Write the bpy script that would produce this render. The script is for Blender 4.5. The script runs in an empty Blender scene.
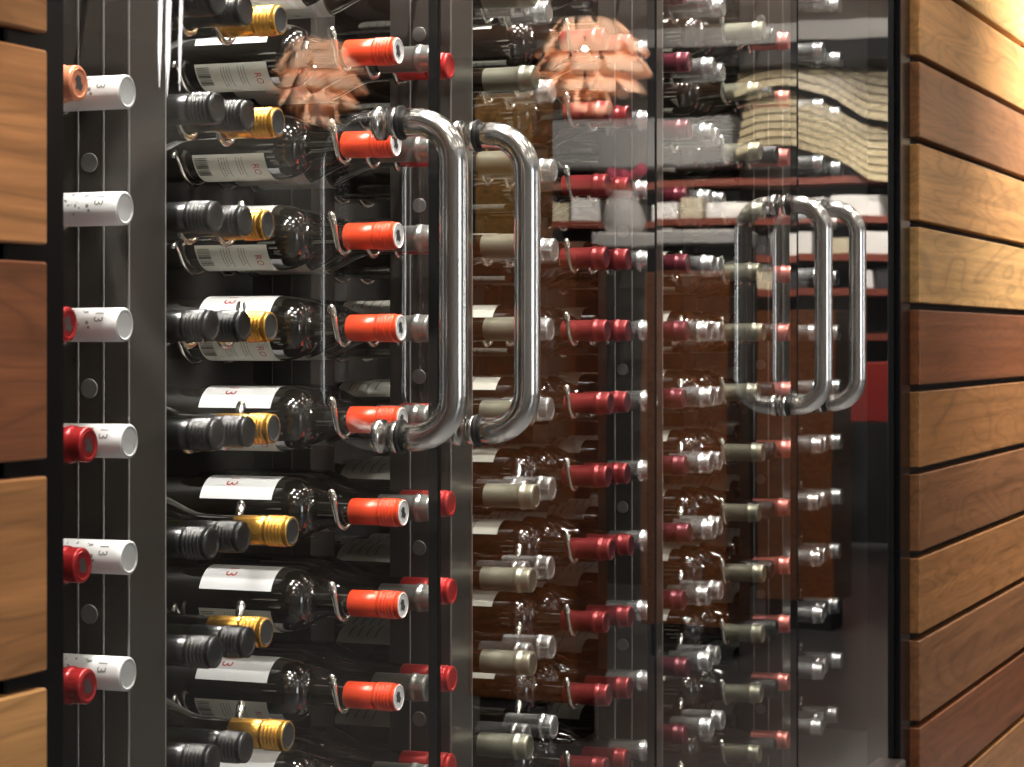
import bpy, math, random
from math import sin, cos, tan, atan, atan2, radians, degrees, pi, sqrt
from mathutils import Vector, Matrix

random.seed(7)
sc = bpy.context.scene
col = sc.collection

# ------------------------------------------------------------------ layout constants (metres)
EYE = 1.15            # camera height
D = 0.952             # camera distance in front of the glass plane (glass lies in the plane y = 0)
F = 2346.0            # focal length in pixels of a 1024 px wide frame
PHI = radians(21.9)   # angle between the optical axis and the glass
HORIZON = 340.0
def ang(x): return PHI - atan((x - 512.0) / F)
def X_at(x, y): return (D + y) / tan(ang(x))

# ------------------------------------------------------------------ mesh helpers
class MB:
    """collects geometry for one mesh object"""
    def __init__(s): s.v = []; s.f = []; s.m = []; s.sm = []; s.tone = []; s.pid = []
    def add(s, vs, fs, mi=0, smooth=False, tone=(1, 1, 1), pid=0.0):
        o = len(s.v); s.v += [tuple(v) for v in vs]
        s.tone += [tone] * len(vs); s.pid += [pid] * len(vs)
        for f in fs:
            s.f.append(tuple(i + o for i in f)); s.m.append(mi); s.sm.append(smooth)
    def box(s, a, b, mi=0, bev=0.0, **k):
        (x0, y0, z0), (x1, y1, z1) = a, b
        if bev <= 0:
            vs = [(x, y, z) for x in (x0, x1) for y in (y0, y1) for z in (z0, z1)]
            fs = [(0, 1, 3, 2), (4, 6, 7, 5), (0, 4, 5, 1), (2, 3, 7, 6), (0, 2, 6, 4), (1, 5, 7, 3)]
            s.add(vs, fs, mi, **k); return
        # bevelled box: each corner becomes three vertices
        vs = []; idx = {}
        X, Y, Z = (x0, x1), (y0, y1), (z0, z1)
        for i in (0, 1):
            for j in (0, 1):
                for l in (0, 1):
                    sx, sy, sz = (1, -1)[i], (1, -1)[j], (1, -1)[l]
                    c = (X[i], Y[j], Z[l])
                    idx[i, j, l, 0] = len(vs); vs.append((c[0], c[1] + sy * bev, c[2] + sz * bev))
                    idx[i, j, l, 1] = len(vs); vs.append((c[0] + sx * bev, c[1], c[2] + sz * bev))
                    idx[i, j, l, 2] = len(vs); vs.append((c[0] + sx * bev, c[1] + sy * bev, c[2]))
        fs = []
        for i in (0, 1):
            q = [idx[i, 0, 0, 0], idx[i, 1, 0, 0], idx[i, 1, 1, 0], idx[i, 0, 1, 0]]; fs.append(q[::-1] if i == 0 else q)
            q = [idx[0, i, 0, 1], idx[1, i, 0, 1], idx[1, i, 1, 1], idx[0, i, 1, 1]]; fs.append(q if i == 0 else q[::-1])
            q = [idx[0, 0, i, 2], idx[1, 0, i, 2], idx[1, 1, i, 2], idx[0, 1, i, 2]]; fs.append(q[::-1] if i == 0 else q)
        for a_ in (0, 1):
            for b_ in (0, 1):
                fs.append([idx[a_, b_, 0, 0], idx[a_, b_, 1, 0], idx[a_, b_, 1, 1], idx[a_, b_, 0, 1]])
                fs.append([idx[a_, 0, b_, 0], idx[a_, 1, b_, 0], idx[a_, 1, b_, 2], idx[a_, 0, b_, 2]])
                fs.append([idx[0, a_, b_, 1], idx[1, a_, b_, 1], idx[1, a_, b_, 2], idx[0, a_, b_, 2]])
        for i in (0, 1):
            for j in (0, 1):
                for l in (0, 1): fs.append([idx[i, j, l, 0], idx[i, j, l, 1], idx[i, j, l, 2]])
        s.add(vs, fs, mi, **k)
    def lathe(s, prof, n=24, mi=0, smooth=True, org=(0, 0, 0), axis='Y', a0=0.0, a1=2 * pi, **k):
        """prof: list of (along, radius)"""
        vs = []; fs = []; full = abs(a1 - a0 - 2 * pi) < 1e-6
        m = n if full else n + 1
        for (t, r) in prof:
            for j in range(m):
                a = a0 + (a1 - a0) * j / n
                c, q = r * cos(a), r * sin(a)
                p = (c, t, q) if axis == 'Y' else ((c, q, t) if axis == 'Z' else (t, c, q))
                vs.append((org[0] + p[0], org[1] + p[1], org[2] + p[2]))
        for i in range(len(prof) - 1):
            for j in range(n):
                a_, b_ = i * m + j, i * m + (j + 1) % m
                fs.append((a_, b_, b_ + m, a_ + m))
        s.add(vs, fs, mi, smooth, **k)
    def disc(s, t, r, n=24, mi=0, org=(0, 0, 0), axis='Y', **k):
        vs = []
        for j in range(n):
            a = 2 * pi * j / n; c, q = r * cos(a), r * sin(a)
            p = (c, t, q) if axis == 'Y' else ((c, q, t) if axis == 'Z' else (t, c, q))
            vs.append((org[0] + p[0], org[1] + p[1], org[2] + p[2]))
        s.add(vs, [tuple(range(n))], mi, **k)
    def tube(s, pts, r, n=10, mi=0, caps=True, **k):
        P = [Vector(p) for p in pts]; rs = r if isinstance(r, (list, tuple)) else [r] * len(P)
        vs = []; fs = []; N = None
        for i, p in enumerate(P):
            t = (P[min(i + 1, len(P) - 1)] - P[max(i - 1, 0)]).normalized()
            if N is None:
                ref = Vector((0, 0, 1)) if abs(t.z) < .9 else Vector((1, 0, 0))
                N = (ref - t * ref.dot(t)).normalized()
            else:
                N = (N - t * N.dot(t)).normalized()
            B = t.cross(N)
            for j in range(n):
                a = 2 * pi * j / n; vs.append(p + (N * cos(a) + B * sin(a)) * rs[i])
        for i in range(len(P) - 1):
            for j in range(n):
                a_, b_ = i * n + j, i * n + (j + 1) % n
                fs.append((a_, b_, b_ + n, a_ + n))
        if caps: fs.append(tuple(range(n))[::-1]); fs.append(tuple(range((len(P) - 1) * n, len(P) * n)))
        s.add(vs, fs, mi, True, **k)
    def mesh(s, name, mats, attrs=False):
        me = bpy.data.meshes.new(name); me.from_pydata(s.v, [], s.f)
        for m in (mats if isinstance(mats, (list, tuple)) else [mats]): me.materials.append(m)
        me.polygons.foreach_set('material_index', s.m); me.polygons.foreach_set('use_smooth', s.sm)
        if attrs:
            a = me.attributes.new('tone', 'FLOAT_COLOR', 'POINT')
            a.data.foreach_set('color', [c for t in s.tone for c in (t[0], t[1], t[2], 1.0)])
            a = me.attributes.new('pid', 'FLOAT', 'POINT'); a.data.foreach_set('value', s.pid)
        me.update(); return me
    def build(s, name, mats, parent=None, loc=(0, 0, 0), attrs=False, recalc=False):
        me = s.mesh(name, mats, attrs)
        if recalc:
            import bmesh
            b = bmesh.new(); b.from_mesh(me); bmesh.ops.recalc_face_normals(b, faces=b.faces); b.to_mesh(me); b.free()
        return link(name, me, parent, loc)

def link(name, me, parent=None, loc=(0, 0, 0)):
    o = bpy.data.objects.new(name, me); col.objects.link(o); o.location = loc
    if parent: o.parent = parent
    return o
def tag(o, label, cat, group=None, kind=None):
    if label: o['label'] = label
    if cat: o['category'] = cat
    if group: o['group'] = group
    if kind: o['kind'] = kind
    return o
def empty(name, loc, label, cat, group=None):
    o = bpy.data.objects.new(name, None); col.objects.link(o); o.location = loc; o.empty_display_size = .02
    return tag(o, label, cat, group)
def structure(o): o['kind'] = 'structure'; return o

# ------------------------------------------------------------------ materials
def mat(name):
    m = bpy.data.materials.new(name); m.use_nodes = True
    nt = m.node_tree; b = nt.nodes['Principled BSDF']
    return m, nt, b
def simple(name, c, rough=.5, metal=0.0, emit=0.0, spec=.5, coat=0.0, bump=0.0, bscale=200.0, ecol=None):
    m, nt, b = mat(name)
    b.inputs['Base Color'].default_value = (*c, 1); b.inputs['Roughness'].default_value = rough
    b.inputs['Metallic'].default_value = metal; b.inputs['Specular IOR Level'].default_value = spec
    if coat: b.inputs['Coat Weight'].default_value = coat; b.inputs['Coat Roughness'].default_value = .05
    if emit:
        b.inputs['Emission Color'].default_value = (*(ecol or c), 1); b.inputs['Emission Strength'].default_value = emit
    if bump:
        tc = nt.nodes.new('ShaderNodeTexCoord'); n = nt.nodes.new('ShaderNodeTexNoise'); n.inputs['Scale'].default_value = bscale
        bp = nt.nodes.new('ShaderNodeBump'); bp.inputs['Strength'].default_value = bump; bp.inputs['Distance'].default_value = .001
        nt.links.new(tc.outputs['Object'], n.inputs['Vector']); nt.links.new(n.outputs['Fac'], bp.inputs['Height'])
        nt.links.new(bp.outputs['Normal'], b.inputs['Normal'])
    return m
def brushed(name, c, rough, scale, amount=.12, metal=1.0):
    """metal with fine lengthwise brushing; scale stretches the noise"""
    m, nt, b = mat(name); L = nt.links.new
    tc = nt.nodes.new('ShaderNodeTexCoord'); mp = nt.nodes.new('ShaderNodeMapping'); mp.inputs['Scale'].default_value = scale
    n = nt.nodes.new('ShaderNodeTexNoise'); n.inputs['Scale'].default_value = 1.0; n.inputs['Detail'].default_value = 4
    L(tc.outputs['Object'], mp.inputs['Vector']); L(mp.outputs['Vector'], n.inputs['Vector'])
    r = nt.nodes.new('ShaderNodeMapRange'); r.inputs['To Min'].default_value = rough - amount; r.inputs['To Max'].default_value = rough + amount
    L(n.outputs['Fac'], r.inputs['Value']); L(r.outputs['Result'], b.inputs['Roughness'])
    bp = nt.nodes.new('ShaderNodeBump'); bp.inputs['Strength'].default_value = .15; bp.inputs['Distance'].default_value = .0004
    L(n.outputs['Fac'], bp.inputs['Height']); L(bp.outputs['Normal'], b.inputs['Normal'])
    mx = nt.nodes.new('ShaderNodeMix'); mx.data_type = 'RGBA'
    mx.inputs[6].default_value = (c[0] * .82, c[1] * .82, c[2] * .82, 1); mx.inputs[7].default_value = (*c, 1)
    L(n.outputs['Fac'], mx.inputs[0]); L(mx.outputs[2], b.inputs['Base Color'])
    b.inputs['Metallic'].default_value = metal
    return m
def wood(name, gloss=.38):
    m, nt, b = mat(name); L = nt.links.new; N = nt.nodes.new
    tc = N('ShaderNodeTexCoord'); at = N('ShaderNodeAttribute'); at.attribute_name = 'pid'
    tn = N('ShaderNodeAttribute'); tn.attribute_name = 'tone'
    mp = N('ShaderNodeMapping'); mp.inputs['Scale'].default_value = (1.1, 8.0, 8.0)
    L(tc.outputs['Object'], mp.inputs['Vector'])
    cb = N('ShaderNodeCombineXYZ')
    for i, k in enumerate((7.31, 3.7, 1.9)):
        mu = N('ShaderNodeMath'); mu.operation = 'MULTIPLY'; mu.inputs[1].default_value = k
        L(at.outputs['Fac'], mu.inputs[0]); L(mu.outputs[0], cb.inputs[i])
    ad = N('ShaderNodeVectorMath'); ad.operation = 'ADD'; L(mp.outputs['Vector'], ad.inputs[0]); L(cb.outputs[0], ad.inputs[1])
    n1 = N('ShaderNodeTexNoise'); n1.inputs['Scale'].default_value = .9; n1.inputs['Detail'].default_value = 2.0; n1.inputs['Distortion'].default_value = .5
    L(ad.outputs[0], n1.inputs['Vector'])
    mu = N('ShaderNodeMath'); mu.operation = 'MULTIPLY'; mu.inputs[1].default_value = 17.0; L(n1.outputs['Fac'], mu.inputs[0])
    fr = N('ShaderNodeMath'); fr.operation = 'FRACT'; L(mu.outputs[0], fr.inputs[0])
    rp = N('ShaderNodeValToRGB'); e = rp.color_ramp.elements
    e[0].position = 0; e[0].color = (.76, .76, .76, 1); e[1].position = 1; e[1].color = (.68, .68, .68, 1)
    for p, v in ((.10, .90), (.45, 1.0), (.80, .95), (.93, .72)):
        q = e.new(p); q.color = (v, v, v, 1)
    L(fr.outputs[0], rp.inputs['Fac'])
    # fine pores
    mp2 = N('ShaderNodeMapping'); mp2.inputs['Scale'].default_value = (14, 260, 260); L(tc.outputs['Object'], mp2.inputs['Vector'])
    n2 = N('ShaderNodeTexNoise'); n2.inputs['Scale'].default_value = 1.0; n2.inputs['Detail'].default_value = 2; L(mp2.outputs['Vector'], n2.inputs['Vector'])
    r2 = N('ShaderNodeMapRange'); r2.inputs['From Min'].default_value = .3; r2.inputs['From Max'].default_value = .75
    r2.inputs['To Min'].default_value = .84; r2.inputs['To Max'].default_value = 1.08; L(n2.outputs['Fac'], r2.inputs['Value'])
    # slow colour drift along the board
    mp3 = N('ShaderNodeMapping'); mp3.inputs['Scale'].default_value = (1.3, 5, 11); L(ad.outputs[0], mp3.inputs['Vector'])
    n3 = N('ShaderNodeTexNoise'); n3.inputs['Scale'].default_value = .8; L(mp3.outputs['Vector'], n3.inputs['Vector'])
    r3 = N('ShaderNodeMapRange'); r3.inputs['From Min'].default_value = .3; r3.inputs['From Max'].default_value = .7
    r3.inputs['To Min'].default_value = .72; r3.inputs['To Max'].default_value = 1.15; L(n3.outputs['Fac'], r3.inputs['Value'])
    m1 = N('ShaderNodeMath'); m1.operation = 'MULTIPLY'; L(rp.outputs['Color'], m1.inputs[0]); L(r2.outputs[0], m1.inputs[1])
    m2 = N('ShaderNodeMath'); m2.operation = 'MULTIPLY'; L(m1.outputs[0], m2.inputs[0]); L(r3.outputs[0], m2.inputs[1])
    sat = N('ShaderNodeVectorMath'); sat.operation = 'SCALE'; L(tn.outputs['Color'], sat.inputs[0]); L(m2.outputs[0], sat.inputs['Scale'])
    L(sat.outputs[0], b.inputs['Base Color'])
    b.inputs['Roughness'].default_value = gloss; b.inputs['Specular IOR Level'].default_value = .4
    bp = N('ShaderNodeBump'); bp.inputs['Strength'].default_value = .25; bp.inputs['Distance'].default_value = .0006
    L(n2.outputs['Fac'], bp.inputs['Height']); L(bp.outputs['Normal'], b.inputs['Normal'])
    return m
def pane_glass(name):
    """clear door glass: mirror strength follows the angle of incidence, the rest passes straight through"""
    m = bpy.data.materials.new(name); m.use_nodes = True; nt = m.node_tree; nt.nodes.clear(); N = nt.nodes.new; L = nt.links.new
    out = N('ShaderNodeOutputMaterial'); mx = N('ShaderNodeMixShader'); tr = N('ShaderNodeBsdfTransparent'); gl = N('ShaderNodeBsdfGlossy')
    gl.inputs['Roughness'].default_value = 0.0; tr.inputs['Color'].default_value = (.985, .99, .985, 1)
    lw = N('ShaderNodeLayerWeight'); lw.inputs['Blend'].default_value = .5
    p = N('ShaderNodeMath'); p.operation = 'POWER'; p.inputs[1].default_value = 5.0; L(lw.outputs['Facing'], p.inputs[0])
    r = N('ShaderNodeMath'); r.operation = 'MULTIPLY_ADD'; r.inputs[1].default_value = .96; r.inputs[2].default_value = .04; L(p.outputs[0], r.inputs[0])
    a = N('ShaderNodeMath'); a.operation = 'ADD'; a.inputs[1].default_value = 1.0; L(r.outputs[0], a.inputs[0])
    t = N('ShaderNodeMath'); t.operation = 'MULTIPLY'; t.inputs[1].default_value = 2.0; L(r.outputs[0], t.inputs[0])
    d = N('ShaderNodeMath'); d.operation = 'DIVIDE'; L(t.outputs[0], d.inputs[0]); L(a.outputs[0], d.inputs[1])
    # rolled glass is never perfectly flat
    tc = N('ShaderNodeTexCoord'); nz = N('ShaderNodeTexNoise'); nz.inputs['Scale'].default_value = 3.2; nz.inputs['Detail'].default_value = 0
    L(tc.outputs['Object'], nz.inputs['Vector'])
    bp = N('ShaderNodeBump'); bp.inputs['Strength'].default_value = .5; bp.inputs['Distance'].default_value = .0012
    L(nz.outputs['Fac'], bp.inputs['Height']); L(bp.outputs['Normal'], gl.inputs['Normal'])
    L(d.outputs[0], mx.inputs[0]); L(tr.outputs[0], mx.inputs[1]); L(gl.outputs[0], mx.inputs[2]); L(mx.outputs[0], out.inputs['Surface'])
    return m
def clear(name):
    m = bpy.data.materials.new(name); m.use_nodes = True; nt = m.node_tree; nt.nodes.clear()
    out = nt.nodes.new('ShaderNodeOutputMaterial'); tr = nt.nodes.new('ShaderNodeBsdfTransparent'); tr.inputs['Color'].default_value = (.985, .99, .985, 1)
    nt.links.new(tr.outputs[0], out.inputs['Surface']); return m
def label_paper(name, c):
    return simple(name, c, .55, bump=.1, bscale=900)

M = {}
M['wood'] = wood('clad_wood')
M['black'] = simple('black_frame', (.003, .003, .0035), .25, spec=.3)
M['matte_black'] = simple('matte_black', (.008, .008, .009), .7)
M['rubber'] = simple('black_rubber', (.012, .012, .012), .45)
M['seal'] = simple('black_seal', (.003, .003, .003), .6, spec=.2)
M['cab_dark'] = simple('cabinet_lining', (.011, .009, .0075), .6, bump=.05)
M['post'] = brushed('rack_post_metal', (.065, .057, .049), .36, (260, 260, 5), .08, metal=.4)
M['rib'] = simple('rack_post_rib', (.34, .325, .305), .3, .8)
M['bolt'] = simple('bolt_metal', (.24, .23, .22), .4, .6)
M['wire'] = simple('rack_wire', (.86, .84, .76), .16, 1.0)
M['steel'] = simple('handle_steel', (.74, .72, .69), .19, 1.0)
M['glass_out'] = pane_glass('door_glass_face'); M['glass_in'] = clear('door_glass_back')
M['bottle'] = simple('dark_bottle_glass', (.006, .005, .0035), .05, spec=1.0, coat=1.0)
M['bottle_green'] = simple('green_bottle_glass', (.010, .012, .004), .05, spec=1.0, coat=1.0)
M['bottle_brown'] = simple('brown_bottle_glass', (.012, .006, .003), .05, spec=1.0, coat=1.0)
def cap(name, c, rough=.3, metal=.6, spec=.5): return simple(name, c, rough, metal, spec=spec)
M['c_white'] = simple('cap_white', (.84, .84, .84), .35)
M['c_greyend'] = simple('cap_end_grey', (.42, .42, .42), .4)
M['c_black'] = simple('cap_black', (.085, .085, .085), .27, .85)
M['c_gold'] = cap('cap_gold', (.82, .44, .085), .27, .8)
M['c_orange'] = simple('cap_orange_red', (.74, .065, .022), .3, .15)
M['c_red'] = simple('foil_red', (.48, .022, .022), .3, .3)
M['c_dred'] = simple('foil_dark_red', (.33, .014, .016), .25, .45)
M['c_maroon'] = simple('foil_maroon', (.25, .030, .032), .28, .5)
M['c_wine'] = simple('foil_wine', (.115, .018, .028), .28, .45)
M['c_copper'] = simple('foil_copper', (.72, .26, .14), .3, .4)
M['c_grey'] = simple('foil_grey', (.24, .24, .22), .30, .75)
M['c_olive'] = simple('foil_olive_grey', (.25, .24, .18), .33, .65)
M['c_silver'] = simple('foil_silver', (.60, .60, .59), .27, .85)
M['c_pink'] = simple('foil_pink_red', (.62, .20, .17), .3, .6)
M['ink'] = simple('ink_dark', (.03, .03, .03), .6)
M['ink_grey'] = simple('ink_grey', (.22, .22, .20), .6)
M['ink_red'] = simple('ink_red', (.42, .03, .03), .5)
M['lab_white'] = label_paper('label_white', (.80, .80, .80))
M['lab_beige'] = label_paper('label_cream', (.66, .66, .58))
M['lab_cream'] = label_paper('label_ivory', (.58, .56, .48))

# ------------------------------------------------------------------ camera
cam_d = bpy.data.cameras.new('camera'); cam = bpy.data.objects.new('camera', cam_d); col.objects.link(cam)
cam.location = (0, -D, EYE)
# level camera looking along (cos PHI, sin PHI, 0)
cam.rotation_euler = (pi / 2, 0, PHI - pi / 2)
cam_d.sensor_width = 36; cam_d.sensor_fit = 'HORIZONTAL'; cam_d.lens = 36 * F / 1024
cam_d.shift_y = -(767 / 2 - HORIZON) / 1024
cam_d.clip_start = .01; cam_d.clip_end = 100
cam_d.dof.use_dof = True; cam_d.dof.focus_distance = 2.6; cam_d.dof.aperture_fstop = 18
sc.camera = cam

# ------------------------------------------------------------------ room shell
RX0, RX1, RY = -2.6, 15.2, -6.6
CEIL = 3.0
def shell(name, a, b, m):
    q = MB(); q.box(a, b); return structure(q.build(name, m))
M['floor'] = simple('floor_slate', (.12, .122, .128), .32, bump=.1, bscale=30)
M['ceil'] = simple('ceiling_paint', (.62, .61, .59), .8)
M['wall_light'] = simple('wall_plaster_pale', (.33, .315, .295), .8)
M['wall'] = simple('wall_plaster', (.23, .21, .19), .8)
shell('floor', (RX0, RY, -.05), (RX1, 1.0, 0), M['floor'])
shell('ceiling', (RX0, RY, CEIL), (RX1, 1.0, CEIL + .05), M['ceil'])
shell('wall_back', (RX0, RY - .05, 0), (RX1, RY, CEIL), M['wall_light'])
shell('wall_end', (RX1, RY, 0), (RX1 + .05, 1.0, CEIL), M['wall'])
shell('wall_near', (RX0 - .05, RY, 0), (RX0, 1.0, CEIL), M['wall_light'])

# ---- timber cladding either side of the cabinet
def clad(name, x0, x1, yf, yb, gaps, tones, pid0, z_lo=.0, z_hi=CEIL):
    """gaps: heights of the dark joints (centre, width), top to bottom"""
    q = MB()
    q.box((x0, yb, z_lo), (x1, .034, z_hi), 1)
    edges = [z_hi] + [z for g in gaps for z in (g[0] + g[1] / 2, g[0] - g[1] / 2)] + [z_lo]
    for i in range(0, len(edges), 2):
        t = tones[(i // 2) % len(tones)]
        if edges[i] - edges[i + 1] > .01:
            q.box((x0, yf, edges[i + 1]), (x1, yb, edges[i]), 0, bev=.0016, tone=t, pid=pid0 + i * 1.37)
    return structure(q.build(name, [M['wood'], M['matte_black']], attrs=True, recalc=True))
T_light = (.52, .30, .115); T_tan = (.46, .235, .085); T_brown = (.235, .105, .045); T_red = (.20, .070, .028); T_mid = (.33, .15, .055); T_or = (.45, .20, .075)
YR = -.03; XR = X_at(920, YR)
sR = F / ((D + YR) / sin(ang(920)) * cos(atan((920 - 512) / F)))
gy = [(-23 - 6 + 4), 58, 140.4, 223.4, 306.3, 388.5, 471, 555, 637.5, 725]
gr = [(EYE + (HORIZON - y) / sR, 7.2 / sR) for y in gy]
p_ = gr[1][0] - gr[2][0]
above = [(gr[0][0] + p_ * k, gr[0][1]) for k in range(1, 20) if gr[0][0] + p_ * k < CEIL - .02][::-1]
below = [(gr[-1][0] - p_ * k, gr[0][1]) for k in range(1, 20) if gr[-1][0] - p_ * k > .02]
n_above = len(above)
seen_r = [T_light, T_tan, T_brown, T_tan, T_light, T_red, T_mid, T_brown, T_mid, T_brown, T_red, T_mid]
tr_ = [random.choice([T_light, T_tan, T_brown, T_mid]) for _ in range(n_above)] + seen_r + [random.choice([T_tan, T_mid, T_red]) for _ in range(30)]
clad('wall_right', XR, 7.6, YR, -.006, above + gr + below, tr_, 3.3)
YL = -.02; XL = X_at(48, YL)
sL = F / ((D + YL) / sin(ang(48)) * cos(atan((48 - 512) / F)))
gl = [(EYE + (HORIZON - y) / sL, 17 / sL) for y in (42, 253.5, 467.5, 679)]
pl = gl[0][0] - gl[1][0]
aboveL = [(gl[0][0] + pl * k, 17 / sL) for k in range(1, 20) if gl[0][0] + pl * k < CEIL - .02][::-1]
belowL = [(gl[-1][0] - pl * k, 17 / sL) for k in range(1, 20) if gl[-1][0] - pl * k > .02]
tl_ = [random.choice([T_light, T_tan, T_brown, T_mid]) for _ in range(len(aboveL))] + [T_mid, T_or, T_red, T_mid, T_tan] + [random.choice([T_tan, T_mid, T_red]) for _ in range(30)]
clad('wall_left', -1.2, XL, YL, .004, aboveL + gl + belowL, tl_, 11.7)

# ---- cabinet shell between the two walls
X0, X1 = XL + .012, XR - .012
SILL = EYE - .765; HEAD = 2.36
XJ = X_at(65, -.012)            # inner edge of the left jamb
q = MB(); q.box((XJ - .075, -.012, SILL - .08), (XJ, .035, HEAD + .06), bev=.002); structure(q.build('trim_1', M['black'], recalc=True))
XJR = X_at(894, 0)
q = MB(); q.box((XJR, -.012, SILL - .08), (XR - .002, .05, HEAD + .06), bev=.002); structure(q.build('trim_2', M['black'], recalc=True))
M['sill'] = simple('sill_metal', (.10, .085, .08), .35, .6)
q = MB(); q.box((XJ, -.022, SILL - .09), (XJR, .03, SILL), bev=.003); structure(q.build('trim_3', M['sill'], recalc=True))
q = MB(); q.box((XJ, -.012, HEAD), (XJR, .035, HEAD + .06), bev=.002); structure(q.build('trim_4', M['black'], recalc=True))
shell('wall_cabinet_back', (XL - .3, .50, 0), (XR + .35, .54, CEIL), M['cab_dark'])
shell('wall_cabinet_left', (XL - .34, .036, 0), (XL - .30, .50, CEIL), M['cab_dark'])
shell('wall_cabinet_right', (XR + .31, .036, 0), (XR + .35, .50, CEIL), M['cab_dark'])
shell('floor_cabinet', (XL - .3, .03, SILL - .06), (XR + .31, .50, SILL - .02), M['cab_dark'])
shell('ceiling_cabinet', (XL - .3, .036, HEAD + .02), (XR + .31, .50, HEAD + .05), M['cab_dark'])
shell('wall_plinth', (XL, .0, 0), (XR, .02, SILL - .09), M['black'])
shell('wall_header', (XL, -.004, HEAD + .06), (XR, .02, CEIL), M['black'])

# ------------------------------------------------------------------ glass doors
seams = [XJ + .003, X_at(440.5, 0), X_at(656.5, 0), X_at(798, 0), XJR - .003]
door_names = ['glass cabinet door at far left, its steel handle on the right edge',
              'second glass cabinet door from the left, its handle beside the first door handle',
              'third glass cabinet door from the left, smaller looking handle on its right edge',
              'rightmost glass cabinet door, next to the right wooden wall']
def handle(parent, x, zt, zb, r=.0138, proj=.0635):
    """D-shaped pull: two legs out from the glass, a straight grip, round bends"""
    R = .040
    pts = [(x, -.006, zt)]
    for i in range(9):
        a = i / 8 * pi / 2
        pts.append((x, -(proj - R) - R * sin(a), zt - R + R * cos(a)))
    for i in range(9):
        a = i / 8 * pi / 2
        pts.append((x, -(proj - R) - R * cos(a), zb + R - R * sin(a)))
    pts.append((x, -.006, zb))
    pts = pts[:10] + [(x, -proj, zt + (zb - zt) * t) for t in (.3, .5, .7)] + pts[10:]
    q = MB(); q.tube(pts, r, n=28)
    h = q.build('handle', M['steel'], parent)
    for z in (zt, zb):
        q = MB(); q.lathe([(-.0105, .004), (-.0105, .0158), (-.0098, .0170), (-.0072, .0170), (-.0065, .0160), (-.0065, .004)], 28, org=(x, 0, z)); q.build('washer', M['rubber'], h, recalc=True)
        q = MB(); q.lathe([(-.0066, .004), (-.0066, .0150), (-.0060, .0156), (-.0006, .0156), (-.0001, .0150), (-.0001, .004)], 28, org=(x, 0, z)); q.build('flange', M['steel'], h, recalc=True)
        q = MB(); q.lathe([(.0101, .002), (.0101, .0165), (.0165, .0165), (.0185, .0145), (.0185, .0001)], 28, org=(x, 0, z)); q.build('backing_cap', M['steel'], h, recalc=True)
def zpix(y, xp, yy=0):
    s_ = F / ((D + yy) / sin(ang(xp)) * cos(atan((xp - 512) / F)))
    return EYE + (HORIZON - y) / s_
hspec = [(X_at(393.5, 0), zpix(125.5, 405), zpix(435.5, 405)), (X_at(470.5, 0), zpix(138.5, 482), zpix(429, 482)),
         (X_at(783, 0), zpix(206, 789), zpix(405, 789)), (X_at(819, 0), zpix(211, 825), zpix(402, 825))]
for i in range(4):
    a, b = seams[i] + .002, seams[i + 1] - .002
    root = empty('glass_door', ((a + b) / 2, 0, SILL), door_names[i], 'door', 'glass cabinet doors')
    ox, oz = -(a + b) / 2, -SILL
    q = MB()
    z0, z1 = SILL + .004, HEAD - .004
    V = [(x + ox, y, z + oz) for x in (a, b) for y in (0, .010) for z in (z0, z1)]
    # outer face carries the mirror image, inner and edge faces only pass light
    q.add(V, [(0, 4, 5, 1)], 0); q.add(V, [(2, 3, 7, 6), (0, 1, 3, 2), (4, 6, 7, 5), (0, 2, 6, 4), (1, 5, 7, 3)], 1)
    q.build('pane', [M['glass_out'], M['glass_in']], root)
    q = MB()
    q.box((b + ox - .0045, -.0006, z0 + oz), (b + ox + .0012, .0106, z1 + oz), bev=.0004)
    q.build('edge_seal', M['seal'], root, recalc=True)
    hx, zt, zb = hspec[i]
    handle(root, hx + ox, zt + oz, zb + oz)

# ------------------------------------------------------------------ wine bottles
RB, SP = .0365, .0755       # bottle radius, spacing along a cradle
PITCH, ROW0 = .1018, EYE - .0885
LB = .30
def bottle_profile(kind):
    if kind == 'b':     # sloping shoulders
        body = [(.0, .001), (.0, .030), (-.004, .0350), (-.010, RB), (-.132, RB)]
        for i in range(1, 13):
            t = i / 12; body.append((-.132 - .072 * t, RB + (.0146 - RB) * (t * t * (3 - 2 * t))))
        body += [(-.215, .0144), (-.2975, .0136), (-.2985, .001)]
        return body
    body = [(.0, .001), (.0, .030), (-.004, .0350), (-.010, RB), (-.156, RB)]
    for i in range(1, 11):
        t = i / 10 * pi / 2; body.append((-.156 - .036 * sin(t * .97), .0168 + (RB - .0168) * cos(t * .97)))
    body += [(-.196, .0162), (-.203, .0148), (-.24, .0142), (-.2975, .0136), (-.2985, .001)]
    return body
def glass_mesh(kind, m):
    q = MB(); q.lathe(bottle_profile(kind), 40); return q.mesh('bottle_glass', m)
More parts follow.
